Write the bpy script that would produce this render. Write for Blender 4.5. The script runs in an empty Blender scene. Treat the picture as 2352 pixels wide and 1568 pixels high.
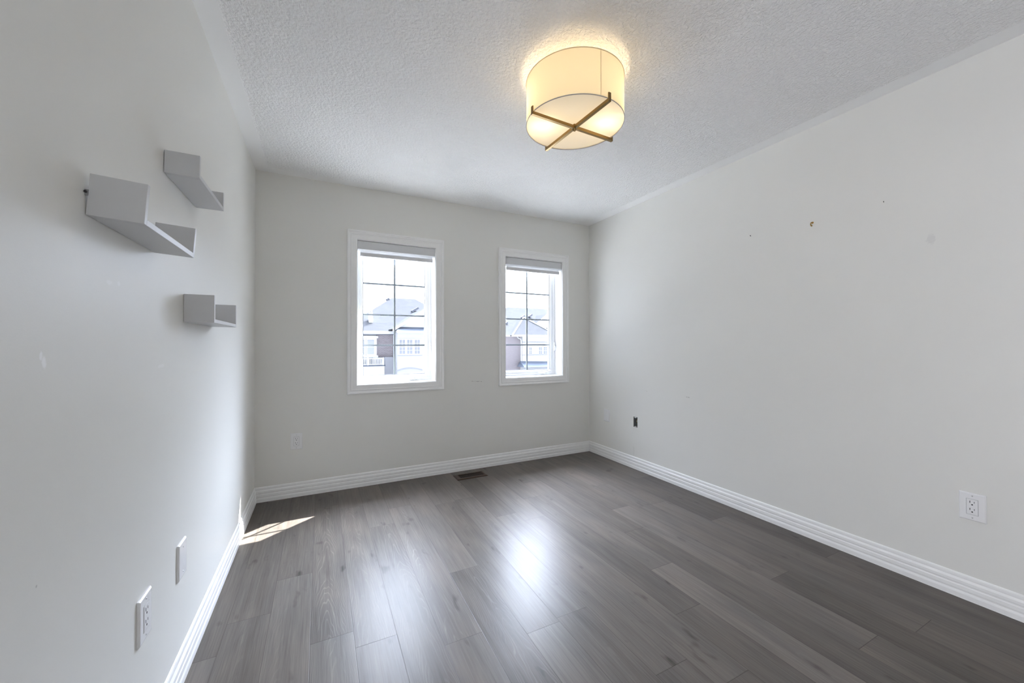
import bpy, bmesh, math, random
from mathutils import Vector, Matrix
rnd = random.Random(7)
S = bpy.context.scene
COL = S.collection

# ------------------------------------------------------------------ camera
XL, XR, YB, H = -0.430, 2.614, 3.357, 2.44          # side walls, window wall, ceiling
YF = -0.75                                           # wall behind the camera
cam_data = bpy.data.cameras.new('camera')
cam_data.sensor_fit = 'HORIZONTAL'
cam_data.sensor_width = 36.0
cam_data.lens = 881.33 / 2352 * 36.0
cam_data.clip_start = 0.02
cam_data.clip_end = 500
cam = bpy.data.objects.new('camera', cam_data)
COL.objects.link(cam)
yaw, pitch, roll = 0.463170835, 0.00743134, -0.00202370
Fv = Vector((math.sin(yaw) * math.cos(pitch), math.cos(yaw) * math.cos(pitch), math.sin(pitch)))
Rv = Vector((math.cos(yaw), -math.sin(yaw), 0))
Uv = Rv.cross(Fv)
R2 = Rv * math.cos(roll) + Uv * math.sin(roll)
U2 = Uv * math.cos(roll) - Rv * math.sin(roll)
M = Matrix((R2, U2, -Fv)).transposed().to_4x4()
M.translation = Vector((0, 0, 1.15357))
cam.matrix_world = M
S.camera = cam

# ------------------------------------------------------------------ exposure, sky, sun
S.view_settings.view_transform = 'Standard'
S.view_settings.look = 'None'
S.view_settings.gamma = 1.0
S.view_settings.use_curve_mapping = False
S.view_settings.exposure = 0.22
S.cycles.max_bounces = 14
S.cycles.diffuse_bounces = 10
S.cycles.glossy_bounces = 4
S.cycles.transmission_bounces = 6
S.cycles.transparent_max_bounces = 8
S.cycles.sample_clamp_indirect = 8.0

SUN_DIR = Vector((1.31, 1.0, 1.9)).normalized()      # towards the sun
GLOW_DIR = Vector((0.66, 1.0, 1.7)).normalized()       # centre of the added sky glow that fills the room
SKY_BASE, SKY_GLOW, SUN_POWER = 1.5, 178.0, 42.0

W = bpy.data.worlds.new('sky')
S.world = W
W.use_nodes = True
wt = W.node_tree
wt.nodes.clear()
tc = wt.nodes.new('ShaderNodeTexCoord')
dot = wt.nodes.new('ShaderNodeVectorMath'); dot.operation = 'DOT_PRODUCT'
dot.inputs[1].default_value = GLOW_DIR
wt.links.new(tc.outputs['Generated'], dot.inputs[0])
mx = wt.nodes.new('ShaderNodeMath'); mx.operation = 'MAXIMUM'; mx.inputs[1].default_value = 0.0
wt.links.new(dot.outputs['Value'], mx.inputs[0])
pw = wt.nodes.new('ShaderNodeMath'); pw.operation = 'POWER'; pw.inputs[1].default_value = 8.0
wt.links.new(mx.outputs[0], pw.inputs[0])
bg1 = wt.nodes.new('ShaderNodeBackground')
bg1.inputs[0].default_value = (0.85, 0.925, 1.13, 1); bg1.inputs[1].default_value = SKY_BASE
bg2 = wt.nodes.new('ShaderNodeBackground')
bg2.inputs[0].default_value = (0.85, 0.925, 1.13, 1)
ml = wt.nodes.new('ShaderNodeMath'); ml.operation = 'MULTIPLY'; ml.inputs[1].default_value = SKY_GLOW
wt.links.new(pw.outputs[0], ml.inputs[0]); wt.links.new(ml.outputs[0], bg2.inputs[1])
ad = wt.nodes.new('ShaderNodeAddShader')
wt.links.new(bg1.outputs[0], ad.inputs[0]); wt.links.new(bg2.outputs[0], ad.inputs[1])
wo = wt.nodes.new('ShaderNodeOutputWorld')
wt.links.new(ad.outputs[0], wo.inputs[0])

sun_data = bpy.data.lights.new('sun', 'SUN')
sun_data.energy = SUN_POWER
sun_data.angle = math.radians(0.35)
sun_data.color = (1.0, 0.97, 0.95)
sun = bpy.data.objects.new('sun', sun_data)
COL.objects.link(sun)
sun.rotation_euler = SUN_DIR.to_track_quat('Z', 'Y').to_euler()
sun.location = (20, 18, 30)

# added, unseen fill lamp that brightens the right wall through the doorway
hall_data = bpy.data.lights.new('landing_fill_lamp', 'AREA')
hall_data.shape = 'RECTANGLE'; hall_data.size = 1.9; hall_data.size_y = 1.9
hall_data.energy = 60.0; hall_data.color = (0.94, 0.955, 1.04)
hall = bpy.data.objects.new('landing_fill_lamp', hall_data)
COL.objects.link(hall)
hall.location = (-1.90, -0.20, 1.15); hall.rotation_euler = (math.pi / 2, 0, math.pi / 2)
hall.rotation_euler = Vector((-1, 0, 0)).to_track_quat('Z', 'Y').to_euler()

# ------------------------------------------------------------------ materials
MATS = {}
def new_mat(name):
    m = bpy.data.materials.new(name); m.use_nodes = True
    nt = m.node_tree
    return m, nt, nt.nodes['Principled BSDF']
def simple(name, col, rough=0.5, metal=0.0, spec=0.5, noise=0.0, nscale=30.0, bump=0.0, bscale=200.0):
    """a procedural material: base colour with a little noise variation and an optional fine bump"""
    if name in MATS: return MATS[name]
    m, nt, b = new_mat(name)
    b.inputs['Roughness'].default_value = rough
    b.inputs['Metallic'].default_value = metal
    b.inputs['Specular IOR Level'].default_value = spec
    t = nt.nodes.new('ShaderNodeTexCoord')
    n = nt.nodes.new('ShaderNodeTexNoise'); n.inputs['Scale'].default_value = nscale
    n.inputs['Detail'].default_value = 3
    nt.links.new(t.outputs['Object'], n.inputs['Vector'])
    r = nt.nodes.new('ShaderNodeMix'); r.data_type = 'RGBA'
    r.inputs[6].default_value = tuple(c * (1 - noise) for c in col) + (1,)
    r.inputs[7].default_value = tuple(min(1, c * (1 + noise)) for c in col) + (1,)
    nt.links.new(n.outputs['Fac'], r.inputs[0])
    nt.links.new(r.outputs[2], b.inputs['Base Color'])
    if bump:
        n2 = nt.nodes.new('ShaderNodeTexNoise'); n2.inputs['Scale'].default_value = bscale
        nt.links.new(t.outputs['Object'], n2.inputs['Vector'])
        bp = nt.nodes.new('ShaderNodeBump'); bp.inputs['Strength'].default_value = bump
        bp.inputs['Distance'].default_value = 0.002
        nt.links.new(n2.outputs['Fac'], bp.inputs['Height'])
        nt.links.new(bp.outputs[0], b.inputs['Normal'])
    MATS[name] = m
    return m

WALL_COL = (0.785, 0.78, 0.75)
def wall_mat(name, marks=()):
    """off-white eggshell paint; marks = (centre, half sizes, colour, strength) small stains and filler patches"""
    m, nt, b = new_mat(name)
    b.inputs['Roughness'].default_value = 0.42
    b.inputs['Specular IOR Level'].default_value = 0.35
    t = nt.nodes.new('ShaderNodeTexCoord')
    n = nt.nodes.new('ShaderNodeTexNoise'); n.inputs['Scale'].default_value = 1.7
    nt.links.new(t.outputs['Object'], n.inputs['Vector'])
    r = nt.nodes.new('ShaderNodeMix'); r.data_type = 'RGBA'
    r.inputs[6].default_value = tuple(c * 0.985 for c in WALL_COL) + (1,)
    r.inputs[7].default_value = tuple(c * 1.01 for c in WALL_COL) + (1,)
    nt.links.new(n.outputs['Fac'], r.inputs[0])
    out = r.outputs[2]
    nz = nt.nodes.new('ShaderNodeTexNoise'); nz.inputs['Scale'].default_value = 70; nz.inputs['Detail'].default_value = 3
    nt.links.new(t.outputs['Object'], nz.inputs['Vector'])
    for c, hs, colr, st in marks:
        s1 = nt.nodes.new('ShaderNodeVectorMath'); s1.operation = 'SUBTRACT'; s1.inputs[1].default_value = c
        nt.links.new(t.outputs['Object'], s1.inputs[0])
        s2 = nt.nodes.new('ShaderNodeVectorMath'); s2.operation = 'DIVIDE'; s2.inputs[1].default_value = hs
        nt.links.new(s1.outputs[0], s2.inputs[0])
        ln = nt.nodes.new('ShaderNodeVectorMath'); ln.operation = 'LENGTH'
        nt.links.new(s2.outputs[0], ln.inputs[0])
        a = nt.nodes.new('ShaderNodeMath'); a.operation = 'ADD'
        nm = nt.nodes.new('ShaderNodeMath'); nm.operation = 'MULTIPLY_ADD'; nm.inputs[1].default_value = 1.6; nm.inputs[2].default_value = -0.8
        nt.links.new(nz.outputs['Fac'], nm.inputs[0])
        nt.links.new(ln.outputs['Value'], a.inputs[0]); nt.links.new(nm.outputs[0], a.inputs[1])
        mr = nt.nodes.new('ShaderNodeMapRange'); mr.inputs[1].default_value = 1.0; mr.inputs[2].default_value = 0.6
        mr.inputs[3].default_value = 0.0; mr.inputs[4].default_value = st
        nt.links.new(a.outputs[0], mr.inputs[0])
        q = nt.nodes.new('ShaderNodeMix'); q.data_type = 'RGBA'
        q.inputs[7].default_value = tuple(colr) + (1,)
        nt.links.new(mr.outputs[0], q.inputs[0]); nt.links.new(out, q.inputs[6])
        out = q.outputs[2]
    nt.links.new(out, b.inputs['Base Color'])
    n2 = nt.nodes.new('ShaderNodeTexNoise'); n2.inputs['Scale'].default_value = 260
    nt.links.new(t.outputs['Object'], n2.inputs['Vector'])
    bp = nt.nodes.new('ShaderNodeBump'); bp.inputs['Strength'].default_value = 0.06; bp.inputs['Distance'].default_value = 0.002
    nt.links.new(n2.outputs['Fac'], bp.inputs['Height']); nt.links.new(bp.outputs[0], b.inputs['Normal'])
    return m

def ceiling_mat():
    """white stippled plaster; a smooth painted band runs along the side walls"""
    m, nt, b = new_mat('stippled_ceiling')
    b.inputs['Base Color'].default_value = (0.93, 0.93, 0.925, 1)
    b.inputs['Roughness'].default_value = 0.8
    b.inputs['Specular IOR Level'].default_value = 0.2
    t = nt.nodes.new('ShaderNodeTexCoord')
    n = nt.nodes.new('ShaderNodeTexNoise'); n.inputs['Scale'].default_value = 78; n.inputs['Detail'].default_value = 3
    n.inputs['Roughness'].default_value = 0.55
    nt.links.new(t.outputs['Object'], n.inputs['Vector'])
    cr = nt.nodes.new('ShaderNodeMapRange'); cr.inputs[1].default_value = 0.38; cr.inputs[2].default_value = 0.62
    nt.links.new(n.outputs['Fac'], cr.inputs[0])
    sx = nt.nodes.new('ShaderNodeSeparateXYZ'); nt.links.new(t.outputs['Object'], sx.inputs[0])
    def band(sock, lo, hi):
        g = nt.nodes.new('ShaderNodeMapRange'); g.inputs[1].default_value = lo; g.inputs[2].default_value = hi
        nt.links.new(sock, g.inputs[0]); return g.outputs[0]
    m1 = nt.nodes.new('ShaderNodeMath'); m1.operation = 'MULTIPLY'
    nt.links.new(band(sx.outputs[0], XL + 0.082, XL + 0.094), m1.inputs[0])
    nt.links.new(band(sx.outputs[0], XR - 0.096, XR - 0.104), m1.inputs[1])
    m2 = nt.nodes.new('ShaderNodeMath'); m2.operation = 'MULTIPLY'
    nt.links.new(m1.outputs[0], m2.inputs[0]); nt.links.new(band(sx.outputs[1], YB - 0.09, YB - 0.10), m2.inputs[1])
    m3 = nt.nodes.new('ShaderNodeMath'); m3.operation = 'MULTIPLY'
    nt.links.new(m2.outputs[0], m3.inputs[0]); nt.links.new(cr.outputs[0], m3.inputs[1])
    bp = nt.nodes.new('ShaderNodeBump'); bp.inputs['Strength'].default_value = 0.9; bp.inputs['Distance'].default_value = 0.0045
    bp.invert = True
    nt.links.new(m3.outputs[0], bp.inputs['Height']); nt.links.new(bp.outputs[0], b.inputs['Normal'])
    return m

def floor_mat():
    """dark grey-brown laminate: every plank has its own tone and grain (colour attribute 'plank'), uv in metres within the plank"""
    m, nt, b = new_mat('laminate_planks')
    L = nt.links.new
    def math_(op, a, bb=None, c=None):
        n = nt.nodes.new('ShaderNodeMath'); n.operation = op
        for i, v in enumerate((a, bb, c)):
            if v is None: continue
            if isinstance(v, (int, float)): n.inputs[i].default_value = v
            else: L(v, n.inputs[i])
        return n.outputs[0]
    def xyz(x, y, z):
        n = nt.nodes.new('ShaderNodeCombineXYZ')
        for i, v in enumerate((x, y, z)):
            if isinstance(v, (int, float)): n.inputs[i].default_value = v
            else: L(v, n.inputs[i])
        return n.outputs[0]
    def noise(v, sc=1.0, det=3.0, rough=0.55):
        n = nt.nodes.new('ShaderNodeTexNoise'); n.inputs['Scale'].default_value = sc
        n.inputs['Detail'].default_value = det; n.inputs['Roughness'].default_value = rough
        L(v, n.inputs['Vector']); return n.outputs['Fac']
    def rng(v, a, b_, c=0.0, d=1.0):
        n = nt.nodes.new('ShaderNodeMapRange')
        for i, q in enumerate((a, b_, c, d)): n.inputs[i + 1].default_value = q
        L(v, n.inputs[0]); return n.outputs[0]
    uv = nt.nodes.new('ShaderNodeUVMap'); uv.uv_map = 'plank_uv'
    s = nt.nodes.new('ShaderNodeSeparateXYZ'); L(uv.outputs[0], s.inputs[0])
    u, v = s.outputs[0], s.outputs[1]
    at = nt.nodes.new('ShaderNodeAttribute'); at.attribute_name = 'plank'
    sa = nt.nodes.new('ShaderNodeSeparateColor'); L(at.outputs['Color'], sa.inputs[0])
    tone, seed, cath = sa.outputs[0], sa.outputs[1], sa.outputs[2]
    sd = math_('MULTIPLY', seed, 60.0)
    streak = noise(xyz(math_('MULTIPLY', u, 190.0), math_('MULTIPLY', v, 5.0), sd), 1.0, 4.0, 0.6)
    broad = noise(xyz(math_('MULTIPLY', u, 24.0), math_('MULTIPLY', v, 1.6), sd), 1.0, 2.0)
    blotch = noise(xyz(math_('MULTIPLY', u, 7.0), math_('MULTIPLY', v, 2.4), sd), 1.0, 2.0)
    knot = noise(xyz(math_('MULTIPLY', u, 16.0), math_('MULTIPLY', v, 7.0), math_('ADD', sd, 9.0)), 1.0, 2.0)
    # cathedral arches: level lines of a parabola that drifts along the plank
    uc = math_('SUBTRACT', u, math_('MULTIPLY_ADD', seed, 0.06, 0.05))
    wob = noise(xyz(math_('MULTIPLY', u, 9.0), math_('MULTIPLY', v, 1.7), sd), 1.0, 3.0)
    ph = math_('ADD', math_('MULTIPLY', math_('POWER', math_('ABSOLUTE', uc), 1.6), 42.0), math_('MULTIPLY', v, 0.75))
    ph = math_('ADD', ph, math_('MULTIPLY', wob, 0.8))
    ring = math_('SINE', math_('MULTIPLY', ph, 74.0))
    ring = rng(ring, 0.62, 1.0)
    ring = math_('MULTIPLY', ring, rng(cath, 0.52, 1.25))
    ring = math_('MULTIPLY', ring, rng(broad, 0.35, 0.6))
    # colour
    mixc = nt.nodes.new('ShaderNodeMix'); mixc.data_type = 'RGBA'
    mixc.inputs[6].default_value = (0.033, 0.0285, 0.0245, 1)
    mixc.inputs[7].default_value = (0.205, 0.182, 0.163, 1)
    f = math_('ADD', math_('MULTIPLY', tone, 0.48), math_('MULTIPLY', rng(streak, 0.28, 0.72), 0.25))
    f = math_('ADD', f, math_('MULTIPLY', rng(broad, 0.3, 0.7), 0.16))
    f = math_('ADD', f, math_('MULTIPLY', rng(blotch, 0.3, 0.7), 0.14))
    f = math_('ADD', f, math_('MULTIPLY', ring, 0.42))
    f = math_('SUBTRACT', f, math_('MULTIPLY', rng(knot, 0.66, 0.78), 0.30))
    L(f, mixc.inputs[0])
    hue = nt.nodes.new('ShaderNodeMix'); hue.data_type = 'RGBA'; hue.blend_type = 'MULTIPLY'
    hue.inputs[0].default_value = 1.0
    wc = nt.nodes.new('ShaderNodeMix'); wc.data_type = 'RGBA'
    wc.inputs[6].default_value = (0.95, 1.0, 1.05, 1); wc.inputs[7].default_value = (1.07, 1.0, 0.94, 1)
    L(blotch, wc.inputs[0])
    L(mixc.outputs[2], hue.inputs[6]); L(wc.outputs[2], hue.inputs[7])
    # seams
    du = math_('MINIMUM', u, math_('SUBTRACT', PW, u))
    seam = rng(du, 0.0004, 0.0014, 1.0, 0.0)
    ends = at.outputs['Alpha']
    dv = math_('MINIMUM', v, math_('SUBTRACT', PL, v))
    seam2 = rng(dv, 0.0006, 0.0018, 1.0, 0.0)
    sm = math_('MAXIMUM', seam, seam2)
    dk = nt.nodes.new('ShaderNodeMix'); dk.data_type = 'RGBA'
    dk.inputs[7].default_value = (0.035, 0.031, 0.028, 1)
    L(math_('MULTIPLY', sm, 0.60), dk.inputs[0]); L(hue.outputs[2], dk.inputs[6])
    L(dk.outputs[2], b.inputs['Base Color'])
    L(math_('ADD', 0.315, math_('MULTIPLY', math_('ADD', streak, ring), 0.05)), b.inputs['Roughness'])
    b.inputs['Specular IOR Level'].default_value = 0.10
    hgt = math_('SUBTRACT', math_('ADD', math_('MULTIPLY', streak, 0.10), math_('MULTIPLY', ring, -0.3)), math_('MULTIPLY', sm, 1.2))
    bp = nt.nodes.new('ShaderNodeBump'); bp.inputs['Strength'].default_value = 0.18; bp.inputs['Distance'].default_value = 0.0012
    L(hgt, bp.inputs['Height']); L(bp.outputs[0], b.inputs['Normal'])
    return m

def shade_mat(name, col, trans):
    m = bpy.data.materials.new(name); m.use_nodes = True
    nt = m.node_tree; nt.nodes.clear()
    o = nt.nodes.new('ShaderNodeOutputMaterial')
    d = nt.nodes.new('ShaderNodeBsdfDiffuse'); d.inputs[0].default_value = tuple(col) + (1,)
    t = nt.nodes.new('ShaderNodeBsdfTranslucent'); t.inputs[0].default_value = tuple(col) + (1,)
    tx = nt.nodes.new('ShaderNodeTexCoord')
    w = nt.nodes.new('ShaderNodeTexNoise'); w.inputs['Scale'].default_value = 220
    nt.links.new(tx.outputs['Object'], w.inputs['Vector'])
    mr = nt.nodes.new('ShaderNodeMapRange'); mr.inputs[3].default_value = trans - 0.03; mr.inputs[4].default_value = trans + 0.03
    nt.links.new(w.outputs['Fac'], mr.inputs[0])
    x = nt.nodes.new('ShaderNodeMixShader')
    nt.links.new(mr.outputs[0], x.inputs[0])
    nt.links.new(d.outputs[0], x.inputs[1]); nt.links.new(t.outputs[0], x.inputs[2])
    nt.links.new(x.outputs[0], o.inputs[0])
    return m
def glass_mat():
    m = bpy.data.materials.new('window_glass'); m.use_nodes = True
    nt = m.node_tree; nt.nodes.clear()
    o = nt.nodes.new('ShaderNodeOutputMaterial')
    t = nt.nodes.new('ShaderNodeBsdfTransparent'); t.inputs[0].default_value = (0.97, 0.985, 0.98, 1)
    g = nt.nodes.new('ShaderNodeBsdfGlossy'); g.inputs['Roughness'].default_value = 0.02
    x = nt.nodes.new('ShaderNodeMixShader'); x.inputs[0].default_value = 0.05
    nt.links.new(t.outputs[0], x.inputs[1]); nt.links.new(g.outputs[0], x.inputs[2])
    nt.links.new(x.outputs[0], o.inputs[0])
    return m
def pattern_mat(name, c1, c2, mortar, bw, bh, ms, rough=0.8, axes='XZ'):
    """brick / shingle courses"""
    m, nt, b = new_mat(name)
    t = nt.nodes.new('ShaderNodeTexCoord')
    s = nt.nodes.new('ShaderNodeSeparateXYZ'); nt.links.new(t.outputs['Object'], s.inputs[0])
    c = nt.nodes.new('ShaderNodeCombineXYZ')
    nt.links.new(s.outputs['XYZ'.index(axes[0])], c.inputs[0]); nt.links.new(s.outputs['XYZ'.index(axes[1])], c.inputs[1])
    br = nt.nodes.new('ShaderNodeTexBrick')
    br.inputs['Color1'].default_value = tuple(c1) + (1,); br.inputs['Color2'].default_value = tuple(c2) + (1,)
    br.inputs['Mortar'].default_value = tuple(mortar) + (1,)
    br.inputs['Scale'].default_value = 1.0; br.inputs['Mortar Size'].default_value = ms
    br.inputs['Brick Width'].default_value = bw; br.inputs['Row Height'].default_value = bh
    nt.links.new(c.outputs[0], br.inputs['Vector'])
    nt.links.new(br.outputs['Color'], b.inputs['Base Color'])
    b.inputs['Specular IOR Level'].default_value = 0.0
    b.inputs['Roughness'].default_value = rough
    return m

PW, PL = 0.1545, 1.37                                # plank width and length
PX0 = -0.034
TRIM = simple('white_trim_paint', (0.89, 0.89, 0.885), 0.32, noise=0.01)
VINYL = simple('white_vinyl', (0.84, 0.85, 0.86), 0.35, noise=0.01)
PLATE = simple('white_plastic', (0.86, 0.86, 0.87), 0.22, noise=0.005)
SHELF = simple('white_laminate_shelf', (0.65, 0.655, 0.67), 0.38, noise=0.01)
SLOT = simple('dark_slot', (0.02, 0.02, 0.022), 0.6)
SCREW = simple('screw_metal', (0.62, 0.62, 0.63), 0.35, metal=0.9)
STEEL = simple('galvanised_steel', (0.42, 0.43, 0.44), 0.45, metal=0.8, noise=0.15, nscale=80)
BRASS = simple('aged_brass', (0.42, 0.27, 0.08), 0.32, metal=1.0, noise=0.1)
BRONZE = simple('lamp_brass', (0.27, 0.18, 0.075), 0.33, metal=1.0, noise=0.06)
SILVER = simple('shade_piping', (0.42, 0.41, 0.40), 0.5, noise=0.03)
REG = simple('brown_register_paint', (0.045, 0.026, 0.014), 0.45, spec=0.3, noise=0.1)
VOID = simple('duct_shade', (0.012, 0.010, 0.010), 0.8)
BLINDM = simple('white_blind_metal', (0.66, 0.67, 0.69), 0.35, noise=0.01)
BLINDF = simple('grey_blind_fabric', (0.66, 0.655, 0.66), 0.75, noise=0.05, nscale=300)
GRILLE = simple('shaded_grille_bar', (0.26, 0.285, 0.32), 0.4)  # white bars coloured dark for the shade of their silhouette
BLACKR = simple('black_rubber', (0.03, 0.03, 0.03), 0.5)
GLASS = glass_mat()

# ------------------------------------------------------------------ mesh helpers
class MB:
    def __init__(s): s.v, s.f = [], []
    def quad(s, *p):
        n = len(s.v); s.v += [tuple(q) for q in p]; s.f.append(tuple(range(n, n + len(p)))); return s
    def box(s, a, b, skip=''):
        (x0, y0, z0), (x1, y1, z1) = a, b
        n = len(s.v)
        s.v += [(x0,y0,z0),(x1,y0,z0),(x1,y1,z0),(x0,y1,z0),(x0,y0,z1),(x1,y0,z1),(x1,y1,z1),(x0,y1,z1)]
        F = {'b':(0,3,2,1),'t':(4,5,6,7),'f':(0,1,5,4),'k':(2,3,7,6),'l':(3,0,4,7),'r':(1,2,6,5)}
        for k, q in F.items():
            if k not in skip: s.f.append(tuple(n + i for i in q))
        return s
    def rings(s, rings, closed=True, loop=False, caps=True):
        """skin a list of equal-length vertex rings"""
        n = len(s.v); k = len(rings[0])
        for r in rings: s.v += [tuple(p) for p in r]
        m = len(rings)
        for i in range(m if loop else m - 1):
            for j in range(k if closed else k - 1):
                a, b = n + i * k, n + ((i + 1) % m) * k
                s.f.append((a + j, a + (j + 1) % k, b + (j + 1) % k, b + j))
        if caps and closed and not loop:
            s.f.append(tuple(n + j for j in reversed(range(k))))
            s.f.append(tuple(n + (m - 1) * k + j for j in range(k)))
        return s
    def tube(s, pts, r, seg=10, caps=True):
        pts = [Vector(p) for p in pts]; rings = []
        up = Vector((0.31, 0.17, 0.93)).normalized()
        for i, p in enumerate(pts):
            d = (pts[min(i + 1, len(pts) - 1)] - pts[max(i - 1, 0)]).normalized()
            a = d.cross(up); a = a.normalized() if a.length > 1e-4 else d.cross(Vector((1, 0, 0))).normalized()
            bb = d.cross(a)
            rr = r[i] if isinstance(r, (list, tuple)) else r
            rings.append([p + (a * math.cos(t) + bb * math.sin(t)) * rr for t in [2 * math.pi * q / seg for q in range(seg)]])
        return s.rings(rings, caps=caps)
    def lathe(s, prof, c=(0, 0, 0), seg=64, caps=False, axis='Z'):
        rings = []
        for r, z in prof:
            ring = []
            for q in range(seg):
                t = 2 * math.pi * q / seg
                p = (r * math.cos(t), r * math.sin(t), z)
                if axis == 'X': p = (z, p[0], p[1])
                if axis == 'Y': p = (p[0], z, p[1])
                ring.append((c[0] + p[0], c[1] + p[1], c[2] + p[2]))
            rings.append(ring)
        return s.rings(rings, caps=caps)
    def frame(s, x0, x1, z0, z1, prof):
        """mitred rectangular frame in the XZ plane; prof = (outward offset, y)"""
        rings = []
        for cx, cz, sx, sz in ((x0, z0, -1, -1), (x1, z0, 1, -1), (x1, z1, 1, 1), (x0, z1, -1, 1)):
            rings.append([(cx + sx * o, y, cz + sz * o) for o, y in prof])
        return s.rings(rings, loop=True)
    def build(s, name, mat, parent=None, bevel=0.0, smooth=False, seg=2):
        me = bpy.data.meshes.new(name)
        me.from_pydata(s.v, [], s.f)
        bm = bmesh.new(); bm.from_mesh(me)
        bmesh.ops.recalc_face_normals(bm, faces=bm.faces)
        if bevel:
            bmesh.ops.remove_doubles(bm, verts=bm.verts, dist=1e-6)
            bmesh.ops.bevel(bm, geom=[e for e in bm.edges if len(e.link_faces) == 2 and e.calc_face_angle(0) > 0.5],
                            offset=bevel, segments=seg, affect='EDGES', profile=0.6, clamp_overlap=True)
        bm.to_mesh(me); bm.free()
        if parent is not None:
            w = Vector((0, 0, 0)); q = parent
            while q is not None: w += q.location; q = q.parent
            me.transform(Matrix.Translation(-w))
        me.materials.append(mat)
        if smooth:
            for p in me.polygons: p.use_smooth = True
            me.set_sharp_from_angle(angle=math.radians(40))
        o = bpy.data.objects.new(name, me)
        COL.objects.link(o)
        if parent is not None: o.parent = parent
        return o
def box(a, b): return MB().box(a, b)
def struct(o): o['kind'] = 'structure'; return o
def thing(name, loc, label, cat, group=None):
    o = bpy.data.objects.new(name, None); o.empty_display_size = 0.05
    o.location = loc; COL.objects.link(o)
    return tag(o, label, cat, group)
def tag(o, label, cat, group=None):
    o['label'] = label; o['category'] = cat
    if group: o['group'] = group
    return o
def copy_tree(o, parent=None):
    c = o.copy(); COL.objects.link(c)
    if parent is not None: c.parent = parent
    for ch in list(o.children): copy_tree(ch, c)
    return c
def struct_root(name, loc):
    o = bpy.data.objects.new(name, None); o.location = loc; o.empty_display_size = 0.05
    COL.objects.link(o); o['kind'] = 'structure'; return o

# ------------------------------------------------------------------ room shell
OPEN = [(0.266, 0.917), (1.605, 2.265)]              # window openings in x
OZ0, OZ1 = 0.827, 2.012
YE = 3.60                                            # outer face of the window wall

# floor: one surface of individually toned planks
def build_floor():
    joints = {-1: 2.20, 0: 1.676, 1: 2.95, 2: 2.567, 3: 1.44, 4: 1.88, 5: 2.72, 6: 1.371, 7: 2.35, 8: 0.85, 9: 1.16,
              10: 1.446, 11: 1.80, 12: 0.72, 13: 1.123, 14: 2.03, 15: 0.30, 16: 1.104, -2: 1.95, -3: 0.4, 17: 2.3}
    tones = {(-1, 0): .55, (-1, 1): .25, (-2, 0): .35, (-2, 1): .30, (0, 0): .55, (0, 1): .28, (1, 0): .42, (2, 0): .34, (2, 1): .55, (3, 0): .62, (3, 1): .60,
             (4, 0): .22, (4, 1): .62, (6, 0): .40, (6, 1): .58, (10, 0): .85, (10, 1): .62, (9, 0): .40, (11, 0): .42, (12, 1): .72, (13, 0): .30, (13, 1): .60}
    cath = {(0, 1): 1.0, (4, 0): 1.0, (2, 0): 1.0, (3, 1): .95, (1, 0): .9, (0, 0): .8, (10, 0): .8}
    verts, faces, uvs, cols = [], [], [], []
    for k in range(-3, 18):
        x0, x1 = PX0 + k * PW, PX0 + (k + 1) * PW
        a, b = max(x0, XL), min(x1, XR)
        if b <= a: continue
        j = joints.get(k, rnd.uniform(0, 1.3))
        ys = [j + n * PL for n in range(-4, 4)]
        for n in range(-4, 3):
            y0, y1 = j + n * PL, j + (n + 1) * PL
            lo, hi = max(y0, YF), min(y1, YB)
            if hi <= lo: continue
            i = len(verts)
            verts += [(a, lo, 0), (b, lo, 0), (b, hi, 0), (a, hi, 0)]
            faces.append((i, i + 1, i + 2, i + 3))
            uvs += [(a - x0, lo - y0), (b - x0, lo - y0), (b - x0, hi - y0), (a - x0, hi - y0)]
            key = (k, n + 1) if n < 0 else (k, n + 1)
            # n = -1 lies nearer than the joint -> (k, 0); n = 0 lies beyond it -> (k, 1)
            t = tones.get((k, n + 1), rnd.uniform(0.25, 0.75))
            c = cath.get((k, n + 1), rnd.choice((0.2, 0.3, 0.4, 0.5, 0.6, 0.68)))
            cols += [(t, rnd.random(), c, 1.0)] * 4
    me = bpy.data.meshes.new('floor'); me.from_pydata(verts, [], faces)
    ul = me.uv_layers.new(name='plank_uv')
    ca = me.attributes.new('plank', 'FLOAT_COLOR', 'CORNER')
    ul = me.uv_layers['plank_uv']; ca = me.attributes['plank']
    for i in range(len(verts)):
        ul.data[i].uv = uvs[i]; ca.data[i].color = cols[i]
    me.materials.append(floor_mat())
    o = bpy.data.objects.new('floor', me); COL.objects.link(o)
    return struct(o)
build_floor()

# window wall with two openings
GREY = (0.30, 0.29, 0.28); FILL = (0.90, 0.90, 0.90)
mb = MB()
xs = [XL - 0.15, OPEN[0][0], OPEN[0][1], OPEN[1][0], OPEN[1][1], XR + 0.15]
for i in range(5):
    if i in (1, 3):
        mb.box((xs[i], YB, -0.25), (xs[i + 1], YE, OZ0)); mb.box((xs[i], YB, OZ1), (xs[i + 1], YE, H + 0.1))
    else:
        mb.box((xs[i], YB, -0.25), (xs[i + 1], YE, H + 0.1))
struct(mb.build('wall_back', wall_mat('wall_paint_back', [
    ((1.262, YB, 0.812), (0.010, 0.05, 0.003), GREY, 0.55), ((1.318, YB, 0.808), (0.022, 0.05, 0.0035), GREY, 0.6),
    ((1.352, YB, 0.806), (0.010, 0.05, 0.004), GREY, 0.7), ((1.285, YB, 0.81), (0.03, 0.05, 0.002), GREY, 0.3)])))
DY0, DY1, DZ = -0.70, 0.34, 2.05                     # unseen doorway, added to let the fill lamp in
mb = MB()
mb.box((XL - .15, YF - .15, -.25), (XL, DY0, H + .1)); mb.box((XL - .15, DY1, -.25), (XL, YB + .02, H + .1)); mb.box((XL - .15, DY0, DZ), (XL, DY1, H + .1))
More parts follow.
